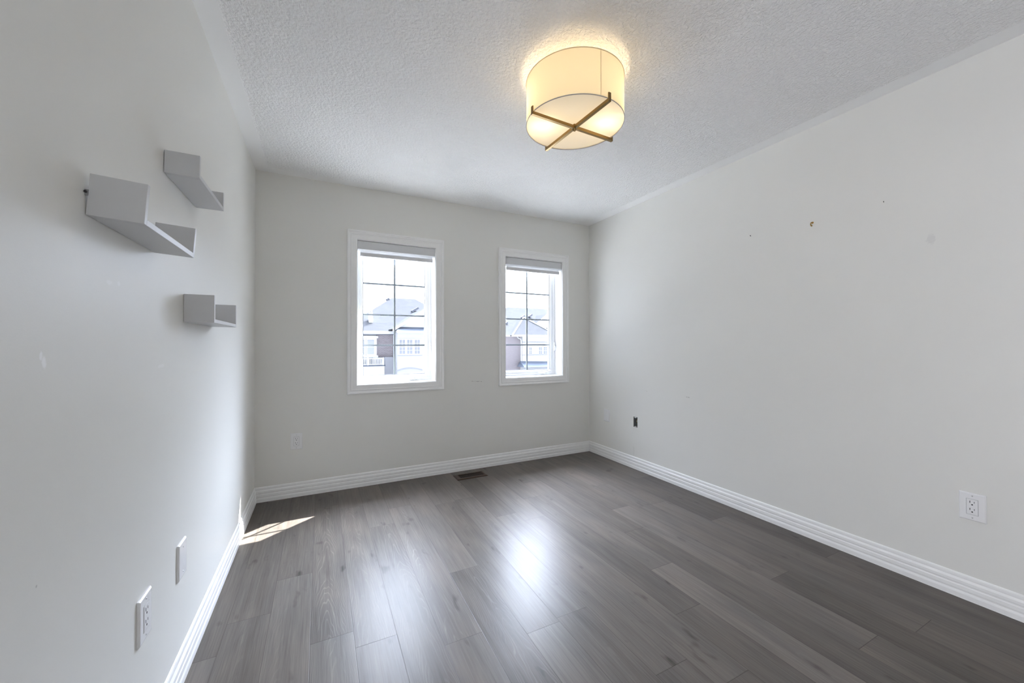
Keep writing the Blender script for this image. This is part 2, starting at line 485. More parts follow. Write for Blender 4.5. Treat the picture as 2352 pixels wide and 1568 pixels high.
HX = XL - 1.55                                       # unseen landing, added around the fill lamp
lb = MB()
lb.box((HX - .12, -1.45, -.25), (HX, 1.05, H + .1)); lb.box((HX, -1.45, -.25), (XL - .15, -1.33, H + .1)); lb.box((HX, .93, -.25), (XL - .15, 1.05, H + .1))
struct(lb.build('wall_landing_added', wall_mat('wall_paint_landing')))
struct(box((HX, -1.33, H), (XL - .15, .93, H + .1)).build('ceiling_landing_added', simple('landing_ceiling_white', (0.85, 0.85, 0.84), 0.8)))
struct(box((HX, -1.33, -.1), (XL - .15, .93, 0)).build('floor_landing_added', simple('landing_floor_wood', (0.14, 0.125, 0.115), 0.4, noise=0.1)))
struct(box((XL - .15, DY0, -.1), (XL, DY1, 0)).build('floor_threshold_added', simple('landing_floor_wood', (0.14, 0.125, 0.115), 0.4, noise=0.1)))
dc = MB()
dc.box((XL, DY0 - .07, 0), (XL + .016, DY0, DZ + .07)); dc.box((XL, DY1, 0), (XL + .016, DY1 + .07, DZ + .07)); dc.box((XL, DY0, DZ), (XL + .016, DY1, DZ + .07))
struct(dc.build('door_1_casing_added', TRIM))  # casing of the added doorway, out of view
struct(mb.build('wall_left', wall_mat('wall_paint_left', [
    ((XL, 0.961, 1.125), (0.05, 0.007, 0.014), FILL, 0.9), ((XL, 0.953, 1.136), (0.05, 0.005, 0.008), FILL, 0.9),
    ((XL, 1.190, 1.296), (0.05, 0.020, 0.006), FILL, 0.35), ((XL, 1.235, 1.300), (0.05, 0.010, 0.006), FILL, 0.35),
    ((XL, 0.945, 0.745), (0.05, 0.003, 0.003), GREY, 0.5), ((XL, 1.51, 1.09), (0.05, 0.03, 0.006), FILL, 0.4)])))
# right wall with the cut-out for the open electrical box
by0, by1, bz0, bz1 = 2.651, 2.702, 0.383, 0.479
mb = MB()
def wr(y0, y1, z0, z1): mb.box((XR, y0, z0), (XR + 0.15, y1, z1))
wr(YF - 0.15, by0, -0.25, H + 0.1); wr(by1, YB + .02, -0.25, H + 0.1); wr(by0, by1, -0.25, bz0); wr(by0, by1, bz1, H + 0.1)
struct(mb.build('wall_right', wall_mat('wall_paint_right', [
    ((XR, 2.100, 0.730), (0.05, 0.012, 0.004), GREY, 0.5), ((XR, 2.118, 0.731), (0.05, 0.006, 0.004), GREY, 0.5),
    ((XR, 2.538, 0.731), (0.05, 0.006, 0.004), GREY, 0.4), ((XR, 0.743, 1.651), (0.05, 0.018, 0.028), (0.62, 0.61, 0.60), 0.4),
    ((XR, 2.70, 0.16), (0.05, 0.010, 0.06), GREY, 0.10)])))
struct(box((XL, YF - 0.15, -0.25), (XR, YF, H + 0.1)).build('wall_front', wall_mat('wall_paint_front')))
struct(box((XL, YF, H), (XR, YB + .02, H + 0.1)).build('ceiling', ceiling_mat()))

# baseboards (mitred, moulded)
BP = [(0, .0150), (.022, .0150), (.028, .0135), (.031, .0120), (.036, .0120), (.039, .0132), (.0545, .0132), (.058, .0108),
      (.0625, .0108), (.066, .0122), (.078, .0118), (.0835, .0085), (.087, .0062), (.094, .0066), (.1015, .0060), (.1065, .0036), (.1084, .0)]
def baseboard(name, f0, f1):
    """f0 / f1 give the (x, y) of an end for a thickness"""
    prof = BP + [(0, 0)]
    mb = MB().rings([[(*f0(t), z) for z, t in prof], [(*f1(t), z) for z, t in prof]])
    return struct(mb.build(name, TRIM))
baseboard('baseboard_back', lambda t: (XL + t, YB - t), lambda t: (XR - t, YB - t))
baseboard('baseboard_left', lambda t: (XL + t, DY1 + .07), lambda t: (XL + t, YB - t))
baseboard('baseboard_right', lambda t: (XR - t, YF + t), lambda t: (XR - t, YB - t))
baseboard('baseboard_front', lambda t: (XL + t, YF + t), lambda t: (XR - t, YF + t))

# eaves of our own roof, above and outside the windows
struct(MB().box((XL - 1.5, YE, 2.44), (XR + 2.2, 3.92, 2.60)).box((XL - 1.5, 3.92, 2.41), (XR + 2.2, 3.96, 2.60))
       .build('roof_eaves', simple('soffit_white', (0.75, 0.75, 0.75), 0.5)))

# unseen block added outside to keep the sun off the right window
struct(box((3.02, YE, -3.25), (6.5, 4.72, 4.2)).build('wall_sun_block', simple('pale_stucco', (0.55, 0.54, 0.52), 0.8, noise=0.05)))

# ------------------------------------------------------------------ windows
GY = YB + 0.16                                       # glass plane
def window(idx, x0, x1, crank):
    root = struct_root('window_%d' % idx, ((x0 + x1) / 2, YB, OZ0))
    # moulded casing on the wall
    cas = [(0.0, YB), (0.0, YB - .009), (.004, YB - .011), (.036, YB - .012), (.040, YB - .0155), (.0445, YB - .0155), (.049, YB - .0125),
           (.056, YB - .0145), (.064, YB - .0195), (.071, YB - .0195), (.0735, YB - .016), (.0735, YB)]
    MB().frame(x0, x1, OZ0, OZ1, cas).build('casing', TRIM, root)
    # lining of the opening
    t = 0.012
    MB().frame(x0, x1, OZ0, OZ1, [(0, YB), (-.004, YB), (-.004, YB + .14), (0, YB + .14)]).build('jamb_lining', TRIM, root)
    # vinyl frame with a step, then the sash
    a = .004
    fx0, fx1, fz0, fz1 = x0 + a, x1 - a, OZ0 + a, OZ1 - a
    MB().frame(fx0, fx1, fz0, fz1, [(0, YB + .130), (-.018, YB + .130), (-.022, YB + .134), (-.022, YB + .215), (0, YB + .215)]).build('outer_frame', VINYL, root)
    s = .022
    MB().frame(fx0 + s, fx1 - s, fz0 + s, fz1 - s, [(0, YB + .139), (-.014, YB + .139), (-.017, YB + .143), (-.026, YB + .145), (-.029, YB + .149),
               (-.034, GY - .004), (-.034, GY + .016), (-.028, YB + .205), (0, YB + .205)]).build('sash', VINYL, root)
    g = s + .034
    gx0, gx1, gz0, gz1 = fx0 + g, fx1 - g, fz0 + g, fz1 - g
    MB().frame(gx0, gx1, gz0, gz1, [(0, GY - .0045), (-.0035, GY - .0045), (-.0035, GY - .0005), (0, GY - .0005)]).build('glazing_gasket', simple('grey_gasket', (0.10, 0.11, 0.12), 0.5), root)
    box((gx0 + .0005, GY + .0045, gz0 + .0005), (gx1 - .0005, GY + .0055, gz1 - .0005)).build('glass_pane', GLASS, root)
    # grille bars: two columns, four rows
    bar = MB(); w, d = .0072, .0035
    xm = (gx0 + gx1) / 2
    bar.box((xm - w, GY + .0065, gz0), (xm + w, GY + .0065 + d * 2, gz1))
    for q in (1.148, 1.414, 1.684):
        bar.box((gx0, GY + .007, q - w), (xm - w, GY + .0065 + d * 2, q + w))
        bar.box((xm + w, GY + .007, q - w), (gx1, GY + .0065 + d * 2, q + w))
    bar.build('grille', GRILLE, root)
    # crank operator at the bottom, latch on the right jamb
    cx = fx1 - .16 if crank else fx1 - .16
    h = MB().lathe([(.0, YB + .094), (.011, YB + .094), (.013, YB + .098), (.013, YB + .130)], (cx, 0, fz0 + .020), seg=20, axis='Y')
    h.box((cx - .045, YB + .112, fz0 + .006), (cx + .045, YB + .1305, fz0 + .030))
    cr = h.build('crank_housing', VINYL, root, bevel=.003)
    MB().tube([(cx, YB + .100, fz0 + .022), (cx + .030, YB + .094, fz0 + .030), (cx + .062, YB + .094, fz0 + .043), (cx + .085, YB + .095, fz0 + .044)],
              [.0065, .0055, .005, .0062], 10).build('crank_handle', VINYL, root, smooth=True)
    lz = 1.13
    lt = box((fx1 - .0185, YB + .118, lz - .045), (fx1 - .006, YB + .1305, lz + .045)).build('latch_plate', VINYL, root, bevel=.002)
    MB().tube([(fx1 - .012, YB + .120, lz + .01), (fx1 - .014, YB + .100, lz - .005), (fx1 - .014, YB + .097, lz - .035)], [.006, .005, .004], 8).build('latch_lever', VINYL, root, smooth=True)
    # sill below outside
    MB().box((x0 - .03, YE, OZ0 - .07), (x1 + .03, YE + .03, OZ0)).build('outer_sill', VINYL, root)
    MB().frame(x0, x1, OZ0, OZ1, [(-.006, YB + .2155), (.03, YB + .2155), (.03, YE + .030), (-.006, YE + .030)]).build('brick_mould', VINYL, root)
    return root
window(1, *OPEN[0], False)
window(2, *OPEN[1], True)

BLINDT = shade_mat('blind_cloth', (0.78, 0.78, 0.78), 0.55)
def blind(x0, x1, label):
    z1 = OZ1 - .0065
    root = thing('roller_blind', ((x0 + x1) / 2, YB + .03, z1), label, 'blind', 'blinds rolled up at the window heads')
    a, b = x0 + .0055, x1 - .0055
    hr = MB().rings([[(x, y, z) for y, z in ((YB + .004, z1 - .004), (YB + .008, z1), (YB + .060, z1), (YB + .062, z1 - .070),
                                            (YB + .012, z1 - .074), (YB + .004, z1 - .068))] for x in (a, b)])
    hr.build('headrail', BLINDM, root)
    for x in (a, b):
        s = 1 if x == a else -1
        e = MB().rings([[(q, y, z) for y, z in ((YB + .002, z1 - .003), (YB + .007, z1 + .001), (YB + .060, z1 + .001), (YB + .062, z1 - .072),
                                                (YB + .011, z1 - .076), (YB + .002, z1 - .070))] for q in (x, x + s * .004)])
        e.build('end_cap', BLINDM, root)
    fb = box((a + .022, YB + .0385, z1 - .090), (b - .012, YB + .0395, z1 - .070)).build('fabric', BLINDT, root)
    br = box((a + .022, YB + .028, z1 - .120), (b - .012, YB + .050, z1 - .090)).build('bottom_bar', BLINDF, root, bevel=.003)
    return root
blind(*OPEN[0], 'white roller blind rolled up at the head of the left of the two windows')
blind(*OPEN[1], 'white roller blind rolled up at the head of the right of the two windows')

# ------------------------------------------------------------------ ceiling light
LC = Vector((1.085, 1.500, 0)); LR, LZ0, LZ1 = 0.229, 2.200, 2.398
lamp = thing('ceiling_light', (LC.x, LC.y, H), 'lit cream drum ceiling light with a crossed brass bar underneath', 'ceiling light')
MB().lathe([(LR, LZ0), (LR, LZ1)], LC, seg=96).build('drum_shade', shade_mat('cream_shade_fabric', (0.80, 0.745, 0.60), 0.45), lamp, smooth=True)
MB().lathe([(0.0005, LZ0 + .004), (LR - .001, LZ0 + .004)], LC, seg=96).build('diffuser', shade_mat('white_diffuser', (0.86, 0.85, 0.80), 0.37), lamp, smooth=True)
tr = [(0.0016 * math.cos(t), 0.0022 * math.sin(t)) for t in [2 * math.pi * q / 8 for q in range(9)]]
MB().lathe([(LR + .0006 + r, LZ0 + z) for r, z in tr], LC, seg=96).build('bottom_rim', SILVER, lamp, smooth=True)
MB().lathe([(LR + .0006 + r, LZ1 + z) for r, z in tr], LC, seg=96).build('top_rim', simple('cream_rim', (0.75, 0.62, 0.42), 0.6), lamp, smooth=True)
sa_ = math.radians(-97)
sx_, sy_ = LC.x + (LR + .0006) * math.cos(sa_), LC.y + (LR + .0006) * math.sin(sa_)
MB().rings([[(LC.x + (LR + e) * math.cos(sa_ + d), LC.y + (LR + e) * math.sin(sa_ + d), z) for e, d in ((.0003, -.006), (.0008, -.006), (.0008, .006), (.0003, .006))]
            for z in (LZ0 + .003, LZ1 - .003)]).build('seam', shade_mat('seam_cloth', (0.80, 0.72, 0.55), 0.40), lamp)
MB().lathe([(0.0, H - .028), (.058, H - .028), (.065, H - .024), (.065, H - .0005), (0, H - .0005)], LC, seg=40).build('canopy', BRONZE, lamp, smooth=True)
MB().tube([(LC.x, LC.y, H - .02), (LC.x, LC.y, LZ0 - .012)], .006, 12).build('stem', BRONZE, lamp, smooth=True)
BA = math.radians(2.5)
for k in range(2):
    a = BA + k * math.pi / 2
    d = Vector((math.cos(a), math.sin(a), 0)); n = Vector((-d.y, d.x, 0))
    mb = MB(); L_ = LR + .006; w = .0065
    zt, zb = LZ0 - .004, LZ0 - .018
    if k: zt, zb = zt - .0002, zb - .0002
    def pt(u, v, z): return tuple(LC + d * u + n * v + Vector((0, 0, z)))
    for s in (-1, 1):
        u0, u1 = (s * .008, s * (L_ + .005))
        mb.rings([[pt(u, -w, zb), pt(u, w, zb), pt(u, w, zt), pt(u, -w, zt)] for u in (u0, u1)])
        mb.rings([[pt(s * L_, -w, z), pt(s * (L_ + .005), -w, z), pt(s * (L_ + .005), w, z), pt(s * L_, w, z)] for z in (zt, LZ0 + .020)])
    mb.build('cross_bar', BRONZE, lamp)
MB().lathe([(0.0, LZ0 - .030), (.0045, LZ0 - .029), (.007, LZ0 - .025), (.008, LZ0 - .020), (.009, LZ0 - .0185), (.0085, LZ0 - .003), (0, LZ0 - .003)], LC, seg=24).build('finial', BRONZE, lamp, smooth=True)
BULB = bpy.data.materials.new('bulb_glow'); BULB.use_nodes = True
bn = BULB.node_tree.nodes['Principled BSDF']
bn.inputs['Emission Color'].default_value = (1.0, 0.80, 0.52, 1); bn.inputs['Emission Strength'].default_value = 20.0
for s in (-1, 1):
    p = LC + Vector((s * .125, -s * .075, 2.284))
    MB().lathe([(0.0005, -.034), (.016, -.032), (.027, -.018), (.030, 0), (.026, .016), (.016, .032), (.013, .050)], p, seg=24).build('bulb', BULB, lamp, smooth=True)
    MB().tube([p + Vector((0, 0, .048)), p + Vector((0, 0, .075)), (LC.x + s * .03, LC.y - s * .018, H - .03)], [.016, .016, .008], 12).build('socket', BRONZE, lamp, smooth=True)
    ld = bpy.data.lights.new('bulb_light', 'POINT'); ld.energy = 1.1; ld.color = (1.0, 0.68, 0.35); ld.shadow_soft_size = 0.040
    lo = bpy.data.objects.new('bulb_light', ld); COL.objects.link(lo); lo.parent = lamp; lo.location = p - lamp.location

# ------------------------------------------------------------------ wall shelves on the left wall
def shelf(y0, y1, z0, hgt, dep, tilt, label, hook=False):
    """U-shaped ledge: a base board along the wall with an upright at each end"""
    root = thing('wall_shelf', (XL, (y0 + y1) / 2, z0), label, 'shelf', 'white U-shaped ledges on the left wall')
    l = (y1 - y0) / 2; t = .013; c = root.location
    def bx(a, b, name):
        a = Vector(a) + c; b = Vector(b) + c
        return box(a, b).build(name, SHELF, root, bevel=.0006, seg=1)
    bx((.001, -l + t + .0002, 0), (dep, l - t - .0002, t), 'base_board')
    bx((.001, -l, 0), (dep, -l + t, hgt), 'upright')
    bx((.001, l - t, 0), (dep, l, hgt), 'upright')
    if hook:                                         # the hanger shows where the shelf has tipped off the wall
        MB().box(c + Vector((-.004, -l - .0015, hgt * .46)), c + Vector((.0025, -l + .004, hgt * .60))).build('hanger_plate', STEEL, root)
        MB().tube([c + Vector((-.001, -l - .0015, hgt * .54)), c + Vector((-.001, -l - .005, hgt * .54))], .0024, 8).build('hanger_screw', SLOT, root)
    root.rotation_euler = (0, math.radians(tilt), 0)
    return root
shelf(1.086, 1.449, 1.420, .086, .092, 4.2, 'middle of the three white wall ledges, tipped slightly forward with its metal hanger showing', True)
shelf(1.521, 1.861, 1.682, .070, .088, 0.8, 'topmost white U-shaped ledge on the left wall')
shelf(1.717, 2.122, 1.234, .099, .088, 0.0, 'lowest white U-shaped ledge, deepest sides, nearest the window wall')

# ------------------------------------------------------------------ outlets and plates (built facing -Y, then turned)
def plate_base(root, w=.081, h=.123):
    hw, hh = w / 2, h / 2
    r = []
    for i, d in ((0, -.0004), (0, -.004), (.0035, -.0072), (.006, -.0076)):
        r.append([(-hw + i, d, -hh + i), (hw - i, d, -hh + i), (hw - i, d, hh - i), (-hw + i, d, hh - i)])
    return MB().rings(r).build('cover_plate', PLATE, None)
def finish(root, parts, loc, rz):
    for p in parts: p.parent = root
    root.location = loc; root.rotation_euler = (0, 0, rz)
def screw(z):
    o = MB().lathe([(0.0, -.0086), (.0020, -.0084), (.0028, -.0076)], (0, 0, z), seg=12, axis='Y').build('screw', SCREW, None, smooth=True)
    return o
def outlet(loc, rz, label):
    root = thing('wall_outlet', (0, 0, 0), label, 'outlet', 'duplex wall outlets')
    parts = [plate_base(root)]
    parts.append(MB().frame(-.017, .017, -.034, .034, [(0, -.0074), (0, -.0082), (.0012, -.0082), (.0012, -.0074)]).build('insert_edge', simple('plate_gap', (0.45, 0.45, 0.46), 0.5), None))
    parts.append(box((-.0168, -.0088, -.0338), (.0168, -.0070, .0338)).build('receptacle', PLATE, None, bevel=.0008))
    rc = parts[-1]
    for zc in (.016, -.016):
        sl = MB()
        sl.box((-.0076, -.0092, zc + .001), (-.0056, -.0086, zc + .010))
        sl.box((.0056, -.0092, zc + .002), (.0072, -.0086, zc + .009))
        sl.lathe([(0.0, -.0092), (.0028, -.0092), (.0028, -.0086)], (0, 0, zc - .006), seg=12, axis='Y')
        o = sl.build('socket_slots', SLOT, None); o.parent = rc
    parts += [screw(.0485), screw(-.0485)]
    finish(root, parts, loc, rz)
    return root
def blank(loc, rz, label, jack=False):
    root = thing('blank_wall_plate', (0, 0, 0), label, 'wall plate', 'blank white wall plates')
    parts = [plate_base(root), screw(.042), screw(-.042)]
    finish(root, parts, loc, rz)
    return root
RL, RR = math.pi / 2, -math.pi / 2
outlet((XL, 1.3835, .4165), RL, 'white duplex outlet low on the left wall, nearest the camera')
blank((XL, 1.697, .4165), RL, 'blank white cover plate low on the left wall, just beyond the outlet')
outlet((-.1615, YB, .4195), 0, 'white duplex outlet below and left of the left window')
outlet((XR, .6205, .423), RR, 'white duplex outlet low on the right wall above the baseboard')
blank((XR, 3.072, .429), RR, 'blank white cover plate on the right wall by the far corner')

# open electrical box in the right wall
eb = thing('electrical_box', (XR, (by0 + by1) / 2, (bz0 + bz1) / 2), 'open electrical box with loose wires and no cover, low on the right wall', 'electrical box')
e = .001
MB().box((XR + .004, by0 + e, bz0 + e), (XR + .060, by1 - e, bz1 - e), skip='l').build('box_shell', STEEL, eb)
MB().frame(0, 1, 0, 1, [(0, 0), (0, 0), (0, 0)])
for z in (bz0 + .002, bz1 - .010):
    box((XR - .0015, by0 + .014, z), (XR + .004, by1 - .014, z + .008)).build('mounting_ear', simple('white_bracket', (0.7, 0.7, 0.7), 0.4), eb)
cy, cz = (by0 + by1) / 2, (bz0 + bz1) / 2
for i, (dy, dz, mt, nm) in enumerate(((-.010, .028, BLACKR, 'black_wire'), (.008, .018, simple('white_wire', (0.75, 0.75, 0.73), 0.4), 'white_wire'), (.002, -.006, BRASS, 'copper_wire'))):
    MB().tube([(XR + .055, cy + dy, cz + dz + .01), (XR + .030, cy + dy * .4, cz + dz * .6), (XR + .012, cy - dy * .8, cz + dz * .2 - .006), (XR + .008, cy - dy, cz + dz * .2 + .008), (XR + .022, cy - dy * .3, cz + .022 - dz * .3)],
              .0022, 8).build(nm, mt, eb, smooth=True)

# ------------------------------------------------------------------ bits on the right wall
hk = thing('wall_hook', (XR, 1.236, 1.868), 'small brass hook screwed high into the right wall', 'hook')
MB().lathe([(0, -.0015), (.0055, -.0015), (.0062, 0), (.0062, .001)], (XR, 1.236, 1.872), seg=16, axis='X').build('base_disc', BRASS, hk, smooth=True)
MB().tube([(XR, 1.236, 1.872), (XR - .010, 1.236, 1.872), (XR - .018, 1.236, 1.868), (XR - .021, 1.236, 1.860), (XR - .017, 1.236, 1.852), (XR - .009, 1.236, 1.851), (XR - .005, 1.236, 1.856)],
          [.003, .003, .003, .003, .003, .003, .0022], 10).build('hook_arm', BRASS, hk, smooth=True)
for y, z, r, lb in ((1.602, 1.883, .0035, 'dark nail high on the right wall, left of the brass hook'), (0.915, 1.885, .0022, 'tiny nail high on the right wall, right of the brass hook')):
    o = MB().tube([(XR + .004, y, z), (XR - .010, y - .004, z + .003)], r * .55, 8)
    o.lathe([(0, -.0110), (r, -.0108), (r, -.0095), (0, -.0093)], (XR, y - .004, z + .003), seg=12, axis='X')
    nl = o.build('nail', simple('dark_nail', (0.10, 0.10, 0.10), 0.4, metal=0.6), None, smooth=True)
    tag(nl, lb, 'nail')

# ------------------------------------------------------------------ floor register
rg = thing('floor_register', (1.1815, 3.186, 0), 'brown slotted floor vent below the windows', 'floor vent')
rx0, rx1, ry0, ry1 = 1.043, 1.320, 3.121, 3.251
ix0, ix1, iy0, iy1 = 1.080, 1.300, 3.152, 3.236
mb = MB()
prof = [((rx0, ry0, rx1, ry1), .0004), ((rx0, ry0, rx1, ry1), .0025), ((rx0 + .008, ry0 + .008, rx1 - .008, ry1 - .008), .0062), ((ix0, iy0, ix1, iy1), .0062), ((ix0, iy0, ix1, iy1), .0008)]
mb.rings([[(a, b, z), (c, b, z), (c, d, z), (a, d, z)] for (a, b, c, d), z in prof], caps=False)
mb.build('face_frame', REG, rg)
box((ix0, iy0, .0004), (ix1, iy1, .0009)).build('duct_shade_plate', VOID, rg)  # dark plate standing in for the shade down the duct
sl = MB(); n = 15
for i in range(n):
    x = ix0 + (ix1 - ix0) * (i + .5) / n
    sl.rings([[(x - .0035, y, .0055), (x - .0010, y, .0060), (x + .0030, y, .0016), (x + .0005, y, .0012)] for y in (iy0, iy1)])
sl.box((ix0, (iy0 + iy1) / 2 - .002, .0040), (ix1, (iy0 + iy1) / 2 + .002, .0061))
sl.build('louvres', REG, rg)

# ------------------------------------------------------------------ street outside
GZ = -3.25
GROUND = simple('asphalt_paving', (0.05, 0.05, 0.052), 0.9, noise=0.15, nscale=0.6)
struct(MB().quad((-90, YE - .5, GZ), (120, YE - .5, GZ), (120, 140, GZ), (-90, 140, GZ)).build('ground', GROUND))
struct(MB().box((-30, YE + .05, GZ + .001), (40, 12.5, GZ + .06)).build('bounce_slab', simple('bounce_concrete', (0.58, 0.58, 0.57), 0.9, noise=0.08, nscale=0.8)))  # unseen pale slab, added to bounce daylight up to the ceiling
SHING = pattern_mat('grey_shingles', (0.037, 0.038, 0.041), (0.043, 0.044, 0.0475), (0.030, 0.031, 0.034), 0.33, 0.20, 0.012, axes='XY')
SHING_D = pattern_mat('dark_blue_grey_shingles', (0.10, 0.115, 0.145), (0.115, 0.132, 0.165), (0.085, 0.10, 0.13), 0.33, 0.2, 0.012, axes='XY')
BRICK = pattern_mat('red_brown_brick', (0.20, 0.165, 0.180), (0.26, 0.225, 0.240), (0.34, 0.33, 0.34), 0.24, 0.085, 0.012)
BRICK_P = pattern_mat('pale_pink_brick', (0.30, 0.265, 0.283), (0.34, 0.30, 0.32), (0.38, 0.365, 0.372), 0.24, 0.085, 0.012)
SIDING = pattern_mat('white_siding', (0.56, 0.565, 0.575), (0.56, 0.565, 0.575), (0.49, 0.495, 0.505), 60.0, 0.16, 0.008)
WHITE = simple('white_house_trim', (0.66, 0.665, 0.675), 0.7, spec=0.0, noise=0.02, nscale=2)
PANE = simple('house_window_glass', (0.28, 0.295, 0.335), 0.25, noise=0.2, nscale=1.2)
GREYW = simple('grey_stucco', (0.36, 0.367, 0.395), 0.8, noise=0.05, nscale=2)
VENT = simple('dark_roof_vent', (0.15, 0.16, 0.19), 0.9, spec=0.05)

def hwindow(parent, x0, x1, z0, z1, y, cols=2, rows=4):
    f = MB().frame(x0, x1, z0, z1, [(0, y + .01), (0, y - .05), (.10, y - .06), (.10, y + .01)])
    for i in range(1, cols):
        x = x0 + (x1 - x0) * i / cols; f.box((x - .018, y - .045, z0), (x + .018, y - .02, z1))
    for i in range(1, rows):
        z = z0 + (z1 - z0) * i / rows; w = .035 if rows == 4 and i == 2 else .016
        f.box((x0, y - .044, z - w), (x1, y - .021, z + w))
    w = f.build('window_frame', WHITE, parent)
    box((x0, y - .019, z0), (x1, y - .004, z1)).build('window_glass', PANE, w)
    return w
def hip(parent, x0, x1, y0, y1, z0, run, pitch, name='roof', mat=None):
    """hip roof: eave rectangle, hips rising at 45 degrees in plan"""
    zr = z0 + run * pitch; ym = (y0 + y1) / 2
    mb = MB()
    a, b, c, d = (x0, y0, z0), (x1, y0, z0), (x1, y1, z0), (x0, y1, z0)
    if abs((x1 - x0) / 2 - run) < 1e-3 and abs((y1 - y0) / 2 - run) < 1e-3:
        t = (x0 + run, y0 + run, zr); mb.v = [a, b, c, d, t]; mb.f = [(0, 1, 4), (1, 2, 4), (2, 3, 4), (3, 0, 4), (3, 2, 1, 0)]
    else:
        mb.v = [a, b, c, d, (x0 + run, ym, zr), (x1 - run, ym, zr)]
        mb.f = [(0, 1, 5, 4), (1, 2, 5), (2, 3, 4, 5), (3, 0, 4), (3, 2, 1, 0)]
    return mb.build(name, mat or SHING, parent)

# house seen through the left window
hA = thing('house', (6, 40, GZ), 'pale two-storey house with brick bay and balcony, seen through the left window', 'house', 'houses across the street')
FY = 36.0  # both houses: positions taken from image pixels, then scaled up about the camera
box((1.6, FY, GZ), (14.0, 46.0, 2.15)).build('main_wall', SIDING, hA)
hip(hA, 1.1, 14.5, 35.6, 46.6, 2.20, 5.5, .687)
MB().box((1.1, 35.55, 2.10), (14.5, 35.62, 2.36)).box((1.05, 35.55, 2.10), (1.12, 46.6, 2.36)).build('fascia', WHITE, hA)
box((1.6, 35.62, 2.03), (14.0, 36.0, 2.10)).build('soffit', VENT, hA)
box((4.42, FY - .06, GZ), (5.88, FY, 2.02)).build('brick_panel', BRICK, hA)
box((5.92, FY - .10, GZ), (6.02, FY, 2.10)).build('downpipe', WHITE, hA)
# bay with two tall windows
bay = box((2.6, FY - .40, 0.06), (4.45, FY, 1.92)).build('bay', WHITE, hA)
box((2.5, FY - .50, 1.72), (4.55, FY, 1.90)).build('bay_cornice', WHITE, bay)
box((2.5, FY - .50, 0.02), (4.55, FY, 0.20)).build('bay_sill', WHITE, bay)
hwindow(hA, 2.85, 3.42, .30, 1.58, FY - .42, 1, 2)
hwindow(hA, 3.66, 4.22, .30, 1.58, FY - .42, 1, 2)
# balcony
bal = box((2.2, 34.7, -1.55), (4.98, FY, -.66)).build('balcony_deck', WHITE, hA)
box((2.15, 34.65, -.70), (5.05, FY, -.60)).build('deck_edge', SHING_D, bal)
rail = box((2.2, 34.70, -.08), (4.95, 34.78, .0)).build('balcony_rail', WHITE, hA)
box((2.2, 34.70, -.58), (4.95, 34.78, -.52)).build('bottom_rail', WHITE, rail)
for x in (3.62, 4.88): box((x - .07, 34.68, -.60), (x + .07, 34.80, .04)).build('post', WHITE, rail)
x = 2.3
while x < 4.8:
    box((x - .025, 34.72, -.52), (x + .025, 34.76, -.08)).build('baluster', WHITE, rail); x += .13
box((4.1, 35.2, -.62), (4.9, 35.6, 0.02)).build('planter_wall', GREYW, hA)
box((5.10, 35.4, GZ), (5.92, FY - .1, .04)).build('side_wall', GREYW, hA)
# front wing with gable, skirt roof and three windows
WY = 34.07
box((5.95, WY, GZ), (10.6, FY, 2.2)).build('wing_wall', SIDING, hA)
gpk, gx, gz = 8.25, 2.75, 4.32                       # gable peak x, half width, peak z
gb = MB(); zb = 2.55
gb.v = [(gpk - gx + .15, WY, zb + .02), (gpk + gx - .15, WY, zb + .02), (gpk, WY, gz - .12)]
gb.v += [(a, 38.4, c) for a, b, c in gb.v]
gb.f = [(0, 1, 2), (3, 5, 4), (0, 2, 5, 3), (1, 4, 5, 2), (0, 3, 4, 1)]
gb.build('gable_wall', WHITE, hA)
for s in (-1, 1):
    e0, e1 = (gpk + s * gx, zb - .05), (gpk, gz)
    MB().rings([[(e0[0], y, e0[1]), (e1[0], y, e1[1]), (e1[0], y, e1[1] - .10), (e0[0], y, e0[1] - .10)] for y in (WY - .35, 38.9)]).build('gable_roof', SHING, hA)
    MB().rings([[(e0[0], y, e0[1] - .01), (e1[0], y, e1[1] - .01), (e1[0], y, e1[1] - .24), (e0[0], y, e0[1] - .24)] for y in (WY - .42, WY - .352)]).build('bargeboard', WHITE, hA)
sk = MB()
sk.v = [(5.75, WY - .75, 2.32), (10.9, WY - .75, 2.32), (10.6, WY, 2.68), (6.10, WY, 2.68), (5.75, WY, 2.32), (10.9, WY, 2.32)]
sk.f = [(0, 1, 2, 3), (0, 3, 4), (1, 5, 2), (0, 4, 5, 1), (4, 3, 2, 5)]
sk.build('skirt_roof', SHING_D, hA)
box((5.75, WY - .78, 2.16), (10.9, WY - .72, 2.33)).build('skirt_fascia', WHITE, hA)
for a, b in ((6.12, 6.60), (6.77, 7.22), (7.43, 7.87)): hwindow(hA, a, b, .35, 1.57, WY, 2, 4)
box((5.97, WY - .05, .16), (8.1, WY, .24)).build('window_ledge', GREYW, hA)
ar = MB(); pts = [(5.95 + 2.15 * i / 16, -1.10 + .20 * math.sin(math.pi * i / 16)) for i in range(17)]
ar.rings([[(x, WY - .08, z + .06), (x, WY - .08, z - .06), (x, WY, z - .06), (x, WY, z + .06)] for x, z in pts])
ar.build('garage_arch', GREYW, hA)
